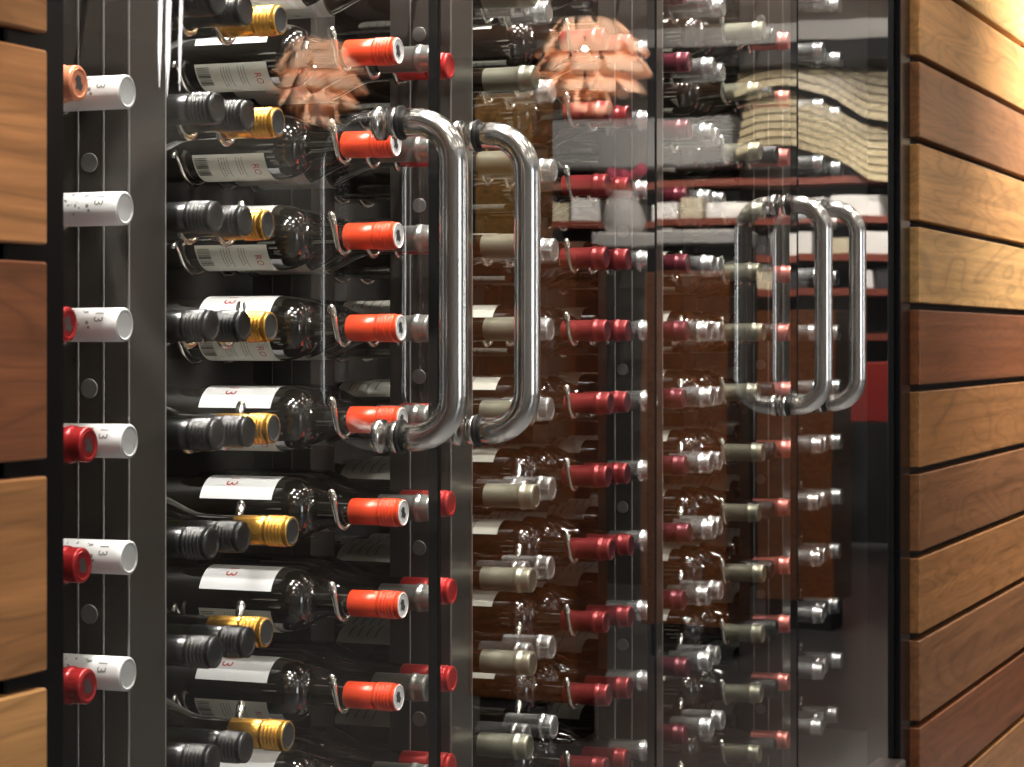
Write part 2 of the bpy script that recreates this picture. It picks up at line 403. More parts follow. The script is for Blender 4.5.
def cap_mesh(style, m):
    q = MB(); r = .0149; t0, t1 = -.2385, -.3005
    if style == 'screw':
        p = [(t0, .0144), (t0 - .0006, r)]
        p += [(-.272, r), (-.2726, r - .0007), (-.2738, r - .0007), (-.2744, r)]
        for k in range(5):
            y = -.2752 - k * .0040; p += [(y, r - .0009), (y - .0009, r + .0009), (y - .0019, r + .0009), (y - .0028, r - .0009), (y - .0036, r - .0011)]
        p += [(-.2952, r), (-.2990, r), (-.2998, r), (-.3003, r - .0004), (t1, r - .0009), (t1, r - .0016), (t1 + .0003, r - .0030)]
    else:
        p = [(t0 + .003, .0145), (t0, r - .0004), (-.258, r - .0002), (-.2795, r - .0002), (-.2803, r + .0001), (-.281, r + .0012), (-.2835, r + .0016), (-.2865, r + .0012), (-.2875, r + .0005),
             (-.290, r + .0003), (-.2980, r + .0003), (-.2993, r + .0002), (-.3000, r - .0003), (t1, r - .0010), (t1, r - .0018), (t1 + .0003, r - .0030)]
    q.lathe(p, 32); return q.mesh('screw_cap' if style == 'screw' else 'foil_capsule', m)
def end_mesh(m, r=.0131, emblem=None, em=None, sides=0):
    q = MB(); q.lathe([(-.2990, r), (-.3003, r), (-.3007, r - .0002), (-.3009, r - .0006), (-.3009, r - .0010), (-.3004, r - .0016), (-.3001, r - .0020), (-.3001, r - .0026), (-.3001, .0001)], 28)
    if emblem == 'blot':
        pts = [(-.002, .007), (.003, .0055), (.0035, .001), (.0065, -.002), (.003, -.007), (-.002, -.0045), (-.0055, -.006), (-.004, .0), (-.0065, .003)]
        q.add([(x, -.3004, z) for x, z in pts], [tuple(range(len(pts)))], 1)
    elif emblem: text_flat(q, emblem, .014, 1)
    return q.mesh('cap_end', [m, em or M['ink']])
_fonts = {}
def text_tris(s):
    """letter shapes as a filled mesh, height about 1, centred"""
    if s in _fonts: return _fonts[s]
    c = bpy.data.curves.new('t', 'FONT'); c.body = s; c.size = 1.0; c.align_x = 'CENTER'; c.align_y = 'CENTER'; c.resolution_u = 3
    o = bpy.data.objects.new('t', c); col.objects.link(o)
    dg = bpy.context.evaluated_depsgraph_get(); me = bpy.data.meshes.new_from_object(o.evaluated_get(dg))
    r = ([tuple(v.co) for v in me.vertices], [tuple(p.vertices) for p in me.polygons])
    bpy.data.objects.remove(o); bpy.data.curves.remove(c); bpy.data.meshes.remove(me)
    _fonts[s] = r; return r
def text_flat(q, s, h, mi):
    v, f = text_tris(s)
    q.add([(x * h, -.3005, y * h) for x, y, z in v], f, mi)
# points on the bottle side: a = angle from -X (towards the viewer) up over the top, y along the bottle
def on_side(a, y, r): return (-r * cos(a), y, r * sin(a))
def text_round(q, s, h, a, y, r, mi, turn=True):
    """letters whose tops point to the neck, reading downwards on the -X side"""
    v, f = text_tris(s)
    q.add([on_side(a - px * h / r, y - py * h, r) for px, py, pz in v], [t[::-1] for t in f], mi)
def patch(q, a0, a1, y0, y1, r, mi, n=20):
    vs = []; fs = []
    for i in range(n + 1):
        a = a0 + (a1 - a0) * i / n
        vs += [on_side(a, y0, r), on_side(a, y1, r)]
    for i in range(n): fs.append((2 * i, 2 * i + 1, 2 * i + 3, 2 * i + 2))
    q.add(vs, fs, mi, True)
RL = RB + .00025
def paper(q, a0, a1, y0, y1, mi, n=20):
    patch(q, a0, a1, y0, y1, RL, mi, n)
def front_label_mesh(kind):
    q = MB(); d = radians
    if kind == 'thirteen':
        paper(q, d(20), d(160), -.155, -.064, 0)
        text_round(q, '1', .017, d(69), -.098, RL + .0002, 2); text_round(q, '3', .020, d(53), -.098, RL + .0002, 2)
        return q.mesh('front_label', [M['lab_white'], M['lab_white'], M['ink_red'], M['ink_grey']])
    if kind == 'plain':
        paper(q, d(30), d(165), -.140, -.050, 0)
        for k in range(4): patch(q, d(45), d(110 - 12 * (k % 2)), -.066 - k * .012, -.064 - k * .012, RL + .0001, 1, 8)
        return q.mesh('front_label', [M['lab_cream'], M['ink_grey']])
    # a pale label with a pen drawing of a tree and hills
    paper(q, d(-95), d(35), -.150, -.055, 0)
    patch(q, d(-95), d(35), -.139, -.132, RL + .0001, 1)
    rr = random.Random(3)
    for k in range(26):
        a = d(rr.uniform(-80, 10)); y = -.064 - rr.random() * .045
        w = rr.uniform(.004, .018); patch(q, a, a + d(rr.uniform(.6, 2.2)), y - w, y, RL + .0001, 2, 2)
    return q.mesh('front_label', [M['lab_beige'], M['lab_white'], M['ink_grey']])
def back_label_mesh():
    q = MB(); d = radians
    paper(q, d(-150), d(-14), -.155, -.064, 0)
    rr = random.Random(5)
    a = -20.0
    while a > -56:     # bar code
        w = rr.choice((.7, .7, 1.3, 2.0)); patch(q, d(a), d(a - w), -.082, -.066, RL + .0002, 1, 2); a -= w + rr.choice((.9, 1.4, 2.0))
    for k, y in enumerate((-.096, -.0995, -.103, -.1065, -.118, -.1215, -.125)):     # lines of small print
        a = -20.0
        while a > -62 + (k % 3) * 5:
            w = rr.uniform(1.5, 5); patch(q, d(a), d(a - w), y - .0013, y, RL + .0002, 2, 2); a -= w + 1.3
    text_round(q, 'RO', .012, d(-46), -.141, RL + .0002, 3)
    return q.mesh('back_label', [M['lab_beige'], M['ink'], M['ink_grey'], M['ink_red']])
GL = {('a', 'd'): glass_mesh('a', M['bottle']), ('b', 'd'): glass_mesh('b', M['bottle']),
      ('a', 'g'): glass_mesh('a', M['bottle_green']), ('b', 'n'): glass_mesh('b', M['bottle_brown']), ('a', 'n'): glass_mesh('a', M['bottle_brown'])}
LBL = {k: front_label_mesh(k) for k in ('thirteen', 'plain', 'tree')}; BACK = back_label_mesh()
def white_cap_mesh():
    me_q = MB(); r = .0150
    me_q.lathe([(-.2345, .0144), (-.2350, r), (-.2995, r), (-.3001, r - .0002), (-.3005, r - .0008)], 32, 0)
    text_round(me_q, '13', .013, radians(30), -.282, r + .0002, 1)
    rr = random.Random(2)
    for k in range(16):
        a = radians(rr.uniform(-25, 50)); y = -.243 - .0019 * k
        patch(me_q, a, a + radians(rr.uniform(3, 12)), y - rr.uniform(.0006, .003), y, r + .0001, 1, 3)
    return me_q.mesh('screw_cap', [M['c_white'], M['ink_grey']])
KIND = {
 'white':  dict(cap=white_cap_mesh(), end=end_mesh(M['c_greyend'], .0138), glass=('a', 'd'), label='plain'),
 'dred':   dict(cap=cap_mesh('foil', M['c_dred']), end=end_mesh(M['c_dred'], .0128, 'blot'), glass=('a', 'd'), label='plain'),
 'copper': dict(cap=cap_mesh('foil', M['c_copper']), end=end_mesh(M['c_copper'], .0128, 'blot'), glass=('a', 'd'), label='plain'),
 'black':  dict(cap=cap_mesh('screw', M['c_black']), end=end_mesh(M['c_black']), glass=('a', 'g'), label='plain'),
 'gold':   dict(cap=cap_mesh('screw', M['c_gold']), end=end_mesh(M['ink']), glass=('b', 'd'), label='plain'),
 'orange': dict(cap=cap_mesh('screw', M['c_orange']), end=end_mesh(M['c_white'], .0141, 'blot'), glass=('a', 'd'), label='thirteen', back=True),
 'grey':   dict(cap=cap_mesh('foil', M['c_grey']), end=end_mesh(M['c_grey'], .0131, 'N'), glass=('b', 'd'), label='tree'),
 'red':    dict(cap=cap_mesh('screw', M['c_red']), end=end_mesh(M['c_red'], .0131), glass=('b', 'd'), label='tree'),
 'olive':  dict(cap=cap_mesh('foil', M['c_olive']), end=end_mesh(M['c_olive'], .0131), glass=('a', 'n'), label='plain'),
 'silver': dict(cap=cap_mesh('foil', M['c_silver']), end=end_mesh(M['c_silver'], .0131), glass=('b', 'n'), label='plain'),
 'maroon': dict(cap=cap_mesh('foil', M['c_maroon']), end=end_mesh(M['c_wine'], .0131), glass=('a', 'n'), label='plain'),
 'wine':   dict(cap=cap_mesh('foil', M['c_wine']), end=end_mesh(M['c_wine'], .0131), glass=('a', 'n'), label='plain'),
 'pink':   dict(cap=cap_mesh('foil', M['c_pink']), end=end_mesh(M['c_pink'], .0131), glass=('b', 'n'), label='plain'),
}
ORD = ['first', 'second', 'third', 'fourth', 'fifth', 'sixth', 'seventh', 'eighth', 'ninth', 'tenth', 'eleventh', 'twelfth', 'thirteenth', 'fourteenth', 'fifteenth', 'sixteenth']
def make_bottle(kind):
    K = KIND[kind]
    root = bpy.data.objects.new('wine_bottle', None); col.objects.link(root); root.empty_display_size = .02
    link('bottle_glass', GL[K['glass']], root)
    c = link(K['cap'].name.split('.')[0], K['cap'], root); link('cap_end', K['end'], c)
    link('front_label', LBL[K['label']], root)
    if K.get('back'): link('back_label', BACK, root)
    return root
protos = {}
def copy_tree(o, parent=None):
    c = o.copy(); col.objects.link(c)
    if parent: c.parent = parent
    for ch in o.children: copy_tree(ch, c)
    return c
def place_bottle(kind, x, ytip, z, label, group):
    if kind not in protos: protos[kind] = o = make_bottle(kind)
    else: o = copy_tree(protos[kind])
    o.location = (x, ytip + LB, z); o.rotation_euler = (0, 0, 0)
    return tag(o, label, 'bottle', group)

PW, PY0, PY1 = .065, .15, .23
posts = [X_at(129, PY0), X_at(451, PY0), X_at(649, PY0), X_at(783, PY0)]
post_names = ['A', 'B', 'C', 'D']
# per post and side: (kind, pixel x of the capsule end, label text, group)
COLS = {
 ('A', -1): [None,
             ('dred', 97, 'dark red foiled wine bottle in front of a white-capped one, {o} from the top', 'dark red foiled bottles at the far left'),
             ('white', 137, 'white-capped wine bottle on the leftmost rack post, {o} from the top', 'white capped bottles at the far left')],
 ('A', 1): [('black', 222, 'black-capped wine bottle closest to the leftmost rack post, {o} from the top', 'black capped bottles nearest the first post'),
            ('black', 255, 'black-capped wine bottle just left of a gold cap, {o} such from the top', 'black capped bottles beside the gold ones'),
            ('gold', 288, 'gold-capped wine bottle right of two black caps, {o} gold from the top', 'gold capped bottles')],
 ('B', -1): [('orange', 406, 'orange-red capped wine bottle with white cap end, {o} from the top', 'orange red capped bottles'),
             ('grey', 437, 'grey-foiled wine bottle behind an orange-red cap, {o} from the top', 'grey foiled bottles behind the orange red caps'),
             ('red', 457, 'red-capped wine bottle against the second rack post, {o} from the top', 'red capped bottles on the second post')],
 ('B', 1): [('olive', 538, 'olive-grey foiled wine bottle right of the second rack post, {o} from the top', 'olive grey foiled bottles'),
            ('silver', 548, 'silver foiled wine bottle half hidden behind an olive-grey one, {o} from the top', 'silver foiled bottles in the second bay'),
            ('silver', 557, 'silver foiled wine bottle hindmost of three in the second bay, {o} from top', 'silver foiled bottles deep in the second bay')],
 ('C', -1): [('maroon', 613, 'maroon-foiled wine bottle, left of two maroon tips at the third post, {o} from top', 'maroon foiled bottles left of the third post'),
             ('maroon', 633, 'maroon-foiled wine bottle, right of two maroon tips at the third post, {o} from top', 'maroon foiled bottles in front of the third post'),
             ('silver', 656, 'silver foiled wine bottle against the third rack post, {o} from the top', 'silver foiled bottles on the third post')],
 ('C', 1): [('wine', 690, 'wine-red foiled bottle right of the third rack post, {o} from the top', 'wine red foiled bottles'),
            ('silver', 715, 'silver foiled bottle just behind a wine-red one, {o} from the top', 'silver foiled bottles in the third bay'),
            ('silver', 724, 'silver foiled bottle hindmost behind a wine-red one, {o} from the top', 'silver foiled bottles deep in the third bay')],
 ('D', -1): [('olive', 764, 'olive foiled wine bottle left of the fourth rack post, {o} from the top', 'olive foiled bottles by the fourth post'),
             ('black', 777, 'black-capped wine bottle between olive and pink-red tips, {o} from the top', 'black capped bottles by the fourth post'),
             ('pink', 793, 'pink-red foiled wine bottle against the fourth rack post, {o} from the top', 'pink red foiled bottles')],
 ('D', 1): [('silver', 824, 'silver foiled bottle first right of the fourth rack post, {o} from the top', 'silver foiled bottles on the fourth post'),
            ('silver', 833, 'silver foiled bottle second right of the fourth rack post, {o} from the top', 'silver foiled bottles behind the fourth post'),
            ('silver', 842, 'silver foiled bottle farthest right in the cabinet, {o} from the top', 'silver foiled bottles at the far right')],
}
def proj_y(x, y, z):
    dx, dy = x, y + D
    dep = dx * cos(PHI) + dy * sin(PHI)
    return HORIZON - (z - EYE) * F / dep
rows_of = {}
ci_hidden = {('B', 1, 1): .022, ('D', 1, 1): .01}
for (pn, sd), cols_ in COLS.items():
    px = posts[post_names.index(pn)]
    for ci, cdef in enumerate(cols_):
        if cdef is None: continue
        kind, xe, lab, grp = cdef
        if sd < 0: ax = px - .0445 - SP * (2 - ci)
        else: ax = px + PW + .0445 + SP * ci
        vis = []
        for k in range(-9, 9):
            z = ROW0 + PITCH * k
            ya, yb = proj_y(ax, .11, z + .012), proj_y(ax, .11, z - .012)
            ybody = proj_y(ax, .3, z - .03); ybt = proj_y(ax, .3, z + .03)
            if z > HEAD - .06 or z < SILL + .03: continue
            if yb > 0 and ya < 767: vis.append((k, z, True))
            elif ybody > -4 and ybt < 771: vis.append((k, z, False))
        vis.sort(key=lambda t: -t[1])
        n_cut = len([1 for i_, t in enumerate(vis) if not t[2] and i_ < len(vis) / 2])
        for n, (k, z, tipvis) in enumerate(vis):
            kk = kind
            if kind == 'dred' and k in (2, 4, 5, 6): continue
            ytip = ax * tan(ang(xe - .0145 * 2346 * sin(ang(xe)) / (ax * cos(PHI) + 1.06 * sin(PHI)))) - D + random.uniform(-.004, .006)
            if kind == 'gold': ytip += random.choice((0, 0, -.012, .012))
            o_ = max(n - n_cut, 0)
            if kind == 'dred':
                if k == 1: ytip += .022
                if k == 3: kk = 'copper'; ytip += .008
                o_ = 1 - k
            if ci_hidden.get((pn, sd, ci)): ytip += ci_hidden[pn, sd, ci]
            rows_of.setdefault(pn, {}).setdefault(sd, set()).add(k)
            ytip = min(max(ytip, .045), .16)
            if kk == 'copper': place_bottle(kk, ax, ytip, z, 'copper foiled wine bottle in front of a white cap near the top left', None)
            else:
                text = lab.format(o=ORD[o_]) if tipvis else lab.rsplit(', ', 1)[0] + (', cut at top edge' if n < len(vis) / 2 else ', cut at bottom edge')
                place_bottle(kk, ax, ytip, z, text, grp)

# ------------------------------------------------------------------ racks
def cradle_pts(sd, rdip, base, tip):
    """side view of one cradle wire: from the post outwards with a dip under each of three necks"""
    pts = [(0.0, -.006)]
    steps = 8
    for b in range(3):
        c = .0445 + SP * b
        for i in range(-5, 6):
            a = i / 5 * radians(64)
            pts.append((c + rdip * sin(a), -rdip * cos(a)))
        if b < 2: pts.append((c + SP / 2, base))
    last = .0445 + SP * 2
    pts += [(last + rdip + .006, tip * .45), (last + rdip + .012, tip)]
    return [(sd * x, z) for x, z in pts]
def wire_mesh(sd, kind):
    q = MB()
    if kind == 'neck':
        P = cradle_pts(sd, .0194, .001, .021)
        pts = [Vector((x, 0, z)) for x, z in P]
        q.tube(pts, [.0030] * (len(pts) - 2) + [.0038, .0052], 8)
        q.lathe([(-.006, .0004), (-.0045, .0034), (0, .0050), (.0045, .0034), (.006, .0004)], 10, org=tuple(pts[-1]), axis='Z')
        return q.mesh('neck_cradle', M['wire'])
    P = cradle_pts(sd, .0396, -.030, -.012)
    q.tube([Vector((x, 0, z)) for x, z in P if True], .0027, 8)
    return q.mesh('body_cradle', M['wire'])
WIRES = {(sd, k): wire_mesh(sd, k) for sd in (-1, 1) for k in ('neck', 'body')}
def ribbed_post(x0, x1, y0, y1, z0, z1):
    """hollow section with shallow lengthwise grooves on both wide faces"""
    q = MB(); n = 3; g = .0012; w = (y1 - y0) / n
    def side(x, s):
        out = []
        for i in range(n):
            a, b = y0 + w * i, y0 + w * (i + 1)
            out += [(x, a + g), (x, b - g)]
            if i < n - 1: out += [(x - s * .0022, b - g * .2), (x - s * .0022, b + g * .2)]
        return out
    L_ = side(x0, -1)[::-1]; R_ = side(x1, 1)
    ring = L_ + [(x0 + g, y0), (x1 - g, y0)] + R_ + [(x1 - g, y1), (x0 + g, y1)]
    n_ = len(ring)
    vs = [(x, y, z0) for x, y in ring] + [(x, y, z1) for x, y in ring]
    fs = [(i, (i + 1) % n_, (i + 1) % n_ + n_, i + n_) for i in range(n_)] + [tuple(range(n_))[::-1], tuple(range(n_, 2 * n_))]
    q.add(vs, fs)
    for s_, xx in ((-1, x0), (1, x1)):
        for yy in (y0 + w, y0 + 2 * w): q.lathe([(z0, .0015), (z1, .0015)], 8, 1, org=(xx - s_ * .0006, yy, 0), axis='Z')
        q.lathe([(z0, .0012), (z1, .0012)], 8, 1, org=(xx - s_ * .0006, y0 + .0006, 0), axis='Z')
    return q
rack_lab = ['leftmost metal rack post with bolts, holding white-capped and black-capped bottles',
            'second metal rack post from left, holding the orange-red capped bottles',
            'third metal rack post from left, holding the maroon foiled bottles',
            'fourth metal rack post from left, holding pink-red foiled bottles']
for i, pn in enumerate(post_names):
    px = posts[i]; z0, z1 = SILL - .02, HEAD + .02
    root = empty('wine_rack', (px + PW / 2, .19, z0), rack_lab[i], 'rack', 'metal wine rack posts')
    ox, oy, oz = -(px + PW / 2), -.19, -z0
    q = ribbed_post(-PW / 2, PW / 2, PY0 + oy, PY1 + oy, 0, z1 - z0); q.build('upright', [M['post'], M['rib']], root, recalc=True)
    q = ribbed_post(-PW / 2, PW / 2, .335 + oy, .415 + oy, 0, z1 - z0); q.build('rear_upright', [M['post'], M['post']], root, recalc=True)
    bm_ = None
    for sd in (-1, 1):
        ks = sorted(rows_of.get(pn, {}).get(sd, set()))
        xs = sd * PW / 2
        for k in ks:
            z = ROW0 + PITCH * k + oz
            for kd, yy, dz in (('neck', .180 if (pn, sd) == ('B', 1) else .195, 0), ('body', .384, 0)):
                link('neck_cradle' if kd == 'neck' else 'body_cradle', WIRES[sd, kd], root, (xs, yy + oy, z + dz))
            if k % 2 == 0 and sd < 0:
                if bm_ is None:
                    q = MB(); q.lathe([(0, .0088), (-.0010, .0088), (-.0013, .0085), (-.0014, .0080), (-.0014, .0001)], 20, axis='X', smooth=False); bm_ = q.mesh('bolt', M['bolt'])
                link('bolt', bm_, root, (-PW / 2, .191 + oy, z + PITCH * .44))

# ------------------------------------------------------------------ the room the glass mirrors
T_pil = (.34, .11, .03)
def mirror_pt(x, dist):
    """room spot whose mirror image in the glass lies in that direction at that distance"""
    a = ang(x); return dist * cos(a), -(dist * sin(a) - D)
M['pillar'] = wood('counter_wood', .3)
def block(name, a, b, label, cat, group, m=None, tone=T_pil, pid=1.0, plinth=.12):
    root = empty(name, ((a[0] + b[0]) / 2, (a[1] + b[1]) / 2, 0), label, cat, group)
    ox, oy = -(a[0] + b[0]) / 2, -(a[1] + b[1]) / 2
    q = MB(); q.box((a[0] + ox, a[1] + oy, plinth), (b[0] + ox, b[1] + oy, b[2]), 0, bev=.004, tone=tone, pid=pid); q.build('panel', M['pillar'], root, attrs=True, recalc=True)
    q = MB(); q.box((a[0] + ox + .03, a[1] + oy + .03, 0), (b[0] + ox - .03, b[1] + oy - .03, plinth)); q.build('plinth', M['matte_black'], root)
    return root
for i, (x_, yv, w_, h) in enumerate(((6.24, 1.365, .33, 1.43), (8.1, 1.47, .32, 1.40), (9.04, 1.31, .33, 1.27))):
    block('counter_block', (x_, -yv - w_, 0), (x_ + .26, -yv, h), ['brown wooden block mirrored in the second glass door', 'brown wooden block mirrored in the third glass door', 'brown wooden block mirrored in the fourth glass door'][i],
          'counter', 'wooden blocks across the aisle', pid=2.1 * i)
q = MB(); q.box((-.08, -.085, 0), (.08, .085, .43), 0, bev=.004, tone=(.62, .34, .09), pid=5)
tag(q.build('display_box', M['pillar'], None, (6.36, -1.60, 1.431), attrs=True, recalc=True), 'amber wooden box mirrored beside the upper second handle', 'box')
# shelf unit at the end of the aisle
M['shelf'] = simple('shelf_red_brown', (.20, .045, .025), .4)
M['box_white'] = simple('carton_white', (.80, .80, .78), .5)
M['bulk'] = simple('bulkhead_paint', (.20, .20, .195), .6)
M['box_cream'] = simple('carton_cream', (.55, .50, .36), .5)
M['box_dark'] = simple('carton_dark', (.03, .03, .035), .5)
M['box_red'] = simple('carton_red', (.35, .02, .015), .5)
ux = 13.6; uy0, uy1 = -4.6, -1.75
su = F / 13.9
zs = [EYE + (HORIZON - y) / su for y in (177, 216.5, 254, 288, 333, 362)]
root = empty('display_shelf', (ux + .2, (uy0 + uy1) / 2, 0), 'red-brown display shelves with cartons mirrored in the rightmost door', 'shelf')
oy = -(uy0 + uy1) / 2
for z in zs:
    q = MB(); q.box((-.2, uy0 + oy, z - .04), (.2, uy1 + oy, z)); q.build('shelf_board', M['shelf'], root)
q = MB(); q.box((.2, uy0 + oy, 0), (.23, uy1 + oy, 2.2)); q.build('back_panel', M['matte_black'], root)
q = MB(); q.box((-.19, uy0 + oy, 0), (.2, uy1 + oy, zs[-1] - .04)); q.build('base_unit', M['matte_black'], root)
rr = random.Random(12)
for li in range(1, 4):
    y = uy0 + .05
    while y < uy1 - .25:
        w = rr.uniform(.12, .34); h = rr.uniform(.09, .148); m = rr.choice(['box_white', 'box_white', 'box_cream', 'box_dark', 'box_white'])
        q = MB(); q.box((-.14, -w / 2, 0), (.12, w / 2, h), bev=.004)
        if rr.random() < .82:
            nm = {'box_white': 'white', 'box_cream': 'cream', 'box_dark': 'black'}[m]
            tag(q.build('carton', M[m], None, (ux + .2, y + w / 2, zs[li] + .001), recalc=True), nm + ' carton mirrored in the glass, on the ' + ['', 'upper', 'middle', 'lower'][li] + ' red-brown display shelf', 'box', 'cartons on the display shelves')
        y += w + .02
hc = zs[-1] - .34
q = MB(); q.box((-.12, -.5, 0), (.12, .5, hc), bev=.005); tag(q.build('pedestal', M['matte_black'], None, (ux - .35, -2.5, 0), recalc=True), 'black pedestal mirrored low in the rightmost door under a red crate', 'pedestal')
q = MB(); q.box((-.12, -.5, 0), (.12, .5, .34), bev=.005); tag(q.build('crate', M['box_red'], None, (ux - .35, -2.5, hc), recalc=True), 'dark red crate mirrored low in the rightmost door', 'crate')
# rippled timber canopy over the shelves
def canopy(name, zc, h, label, m_, pid):
    q = MB(); nx = 40
    for j in range(7):
        vs = []; fs = []
        for i in range(nx + 1):
            t = i / nx; y = -3.05 + 1.6 * t
            wob = .09 * sin(t * 7.5 + j * .10) - .16 * t
            zt = zc + h * (j / 7) + wob; zb = zt + h / 7 * .74
            xx = ux - .1 + .05 * j
            vs += [(xx, y, zt), (xx, y, zb), (xx + .03, y, zb), (xx + .03, y, zt)]
        for i in range(nx):
            b0, b1 = 4 * i, 4 * (i + 1)
            for k in range(4): fs.append((b0 + k, b0 + (k + 1) % 4, b1 + (k + 1) % 4, b1 + k))
        q.add(vs, fs, 0, False, tone=(.56, .47, .29), pid=pid + j)
    return tag(q.build(name, M['pillar'], attrs=True, recalc=True), label, 'canopy', 'rippled slat canopies')
canopy('slat_canopy', EYE + (HORIZON - 112) / su + .1, .40, 'upper rippled canopy of pale timber slats mirrored in the rightmost door', None, 2.0)
canopy('slat_canopy', EYE + (HORIZON - 172) / su + .1, .36, 'lower rippled canopy of pale timber slats mirrored in the rightmost door', None, 20.0)
q = MB(); q.box((ux - .3, uy0 - .2, EYE + (HORIZON - 66) / su), (ux + .4, uy1 + .4, EYE + (HORIZON - 46) / su)); structure(q.build('trim_5', M['matte_black']))
q = MB(); q.box((ux - .32, uy0 - .2, EYE + (HORIZON - 46) / su), (ux + .4, uy1 + .6, CEIL)); structure(q.build('trim_6', M['ceil']))
q = MB(); q.box((ux - .1, -5.2, EYE + (HORIZON - 165) / su), (ux + .3, -3.08, EYE + (HORIZON - 113) / su), bev=.02); tag(q.build('bulkhead', M['bulk'], recalc=True), 'pale bulkhead panel mirrored across the upper middle glass doors', 'panel')
# copper leaf pendants
M['copper'] = simple('copper_leaf', (.88, .54, .36), .34, .35)
M['bulb'] = simple('lamp_glow', (1.0, .80, .58), .5, emit=120, ecol=(1, .78, .55))
M['cord'] = simple('cord_black', (.02, .02, .02), .5)
lamp_spots = []
def pendant(x, y, z, R, label):
    root = empty('pendant_lamp', (x, y, z), label, 'lamp', 'copper leaf pendant lamps')
    q = MB()
    tiers = 5
    for t in range(tiers):
        el = radians(52 - 28 * t); n = 9 if t < 4 else 6
        rr_ = R * max(.25, cos(el)); zz = R * .78 * sin(el)
        for k in range(n):
            a = 2 * pi * (k + .5 * (t % 2)) / n
            wl = 2 * pi * rr_ / n * .44; ln = R * .50
            c, s_ = cos(a), sin(a)
            out = Vector((c, s_, 0)); tang = Vector((-s_, c, 0)); up = Vector((0, 0, 1))
            slope = out * (.62 if t < 4 else .2) - up * .8; slope.normalize()
            nrm = tang.cross(slope)
            base = out * rr_ * .80 + up * (zz + ln * .35)
            vs = []
            for i in range(5):
                u = i / 4; wd = wl * (.75 + .35 * sin(u * pi * .8))
                p = base + slope * ln * u + out * (.035 * R * sin(u * pi))
                vs += [p - tang * wd, p + out * .02 * R, p + tang * wd]
            fs = []
            for i in range(4):
                b0 = i * 3; fs += [(b0, b0 + 1, b0 + 4, b0 + 3), (b0 + 1, b0 + 2, b0 + 5, b0 + 4)]
            q.add(vs, fs, 0, True)
    sh = q.build('leaf_shade', M['copper'], root)
    md = sh.modifiers.new('thick', 'SOLIDIFY'); md.thickness = .002
    q = MB(); q.lathe([(-R * .1, .001), (-R * .05, R * .10), (R * .05, R * .14), (R * .15, R * .10), (R * .3, .01)], 16, axis='Z'); q.build('bulb', M['bulb'], root)
    q = MB(); q.tube([(0, 0, R * .42), (0, 0, CEIL - z)], .006, 8); q.build('cord', M['cord'], root)
    return root
for i, (px, py, dist, R) in enumerate(((318, 80, 12.4, .26), (588, 62, 11.6, .27))):
    X_, Y_ = mirror_pt(px, dist); s_ = F / (dist * cos(atan((px - 512) / F)))
    lamp_spots.append((X_, Y_, EYE + (HORIZON - py) / s_))
    pendant(X_, Y_, EYE + (HORIZON - py) / s_, R, ['copper leaf pendant lamp mirrored above the gold-capped bottles', 'copper leaf pendant lamp mirrored at top of the second glass door'][i])
# slim glowing rods hanging from the ceiling, mirrored at the top left
M['rod'] = simple('rod_glow', (1, .97, .92), .4, emit=9, ecol=(1, .97, .93))
for i, (px, py, wd) in enumerate(((161.5, 92, .010), (169.5, 100, .012), (181, 96, .008))):
    X_, Y_ = mirror_pt(px, 6.2); s_ = F / 6.2; zb = EYE + (HORIZON - py) / s_
    root = empty('rod_lamp', (X_, Y_, zb), ['left of three slim glowing rods mirrored at the top left', 'middle of three slim glowing rods mirrored at the top left', 'right of three slim glowing rods mirrored at the top left'][i], 'lamp', 'slim rod lamps')
    q = MB(); q.lathe([(0, .0005), (.10, wd * .5), (.9, wd * .5), (.901, .0005)], 10, axis='Z'); q.build('light_tube', M['rod'], root)
    q = MB(); q.tube([(0, 0, .9), (0, 0, CEIL - zb)], .002, 6); q.build('cord', M['cord'], root)
# lit white counter and vases mirrored in the middle doors
M['lit'] = simple('counter_white', (.82, .81, .79), .4)
X_, Y_ = mirror_pt(668, 11.0); s_ = F / 11.0; CX, CY = X_, Y_
root = empty('serving_counter', (X_, Y_, 0), 'white serving counter mirrored behind the middle glass doors', 'counter')
q = MB(); q.box((-.1, -.35, EYE + (HORIZON - 247) / s_), (.3, .36, EYE + (HORIZON - 232) / s_), bev=.01); q.build('worktop', M['lit'], root, recalc=True)
q = MB(); q.box((.0, -.33, 0), (.3, .34, EYE + (HORIZON - 247) / s_)); q.build('front_panel', M['matte_black'], root)
# white vase with pink flowers standing on the counter
zt = EYE + (HORIZON - 232) / s_ + .001
root = empty('flower_vase', (CX + .05, CY - .24, zt), 'white vase of pink flowers mirrored behind the second glass door', 'vase')
q = MB(); q.lathe([(0, .0005), (0, .075), (.06, .095), (.13, .075), (.19, .045), (.20, .055), (.195, .045), (.16, .04)], 24, axis='Z'); q.build('vase_body', M['lit'], root)
M['petal'] = simple('petal_pink', (.80, .10, .20), .5); M['stem'] = simple('stem_green', (.08, .18, .04), .5)
rr = random.Random(4)
for k in range(7):
    a = k * 2.4; r_ = .02 + .012 * k; h_ = .25 + .03 * rr.random()
    p0, p1 = Vector((0, 0, .165)), Vector((r_ * cos(a), r_ * sin(a), h_))
    q = MB(); q.tube([p0, (p0 + p1) / 2 + Vector((0, 0, .01)), p1], .003, 6); q.build('stem', M['stem'], root)
    q = MB(); q.lathe([(-.012, .001), (0, .018), (.02, .024), (.042, .016), (.05, .006), (.05, .001)], 10, org=tuple(p1), axis='Z'); q.build('flower_head', M['petal'], root)
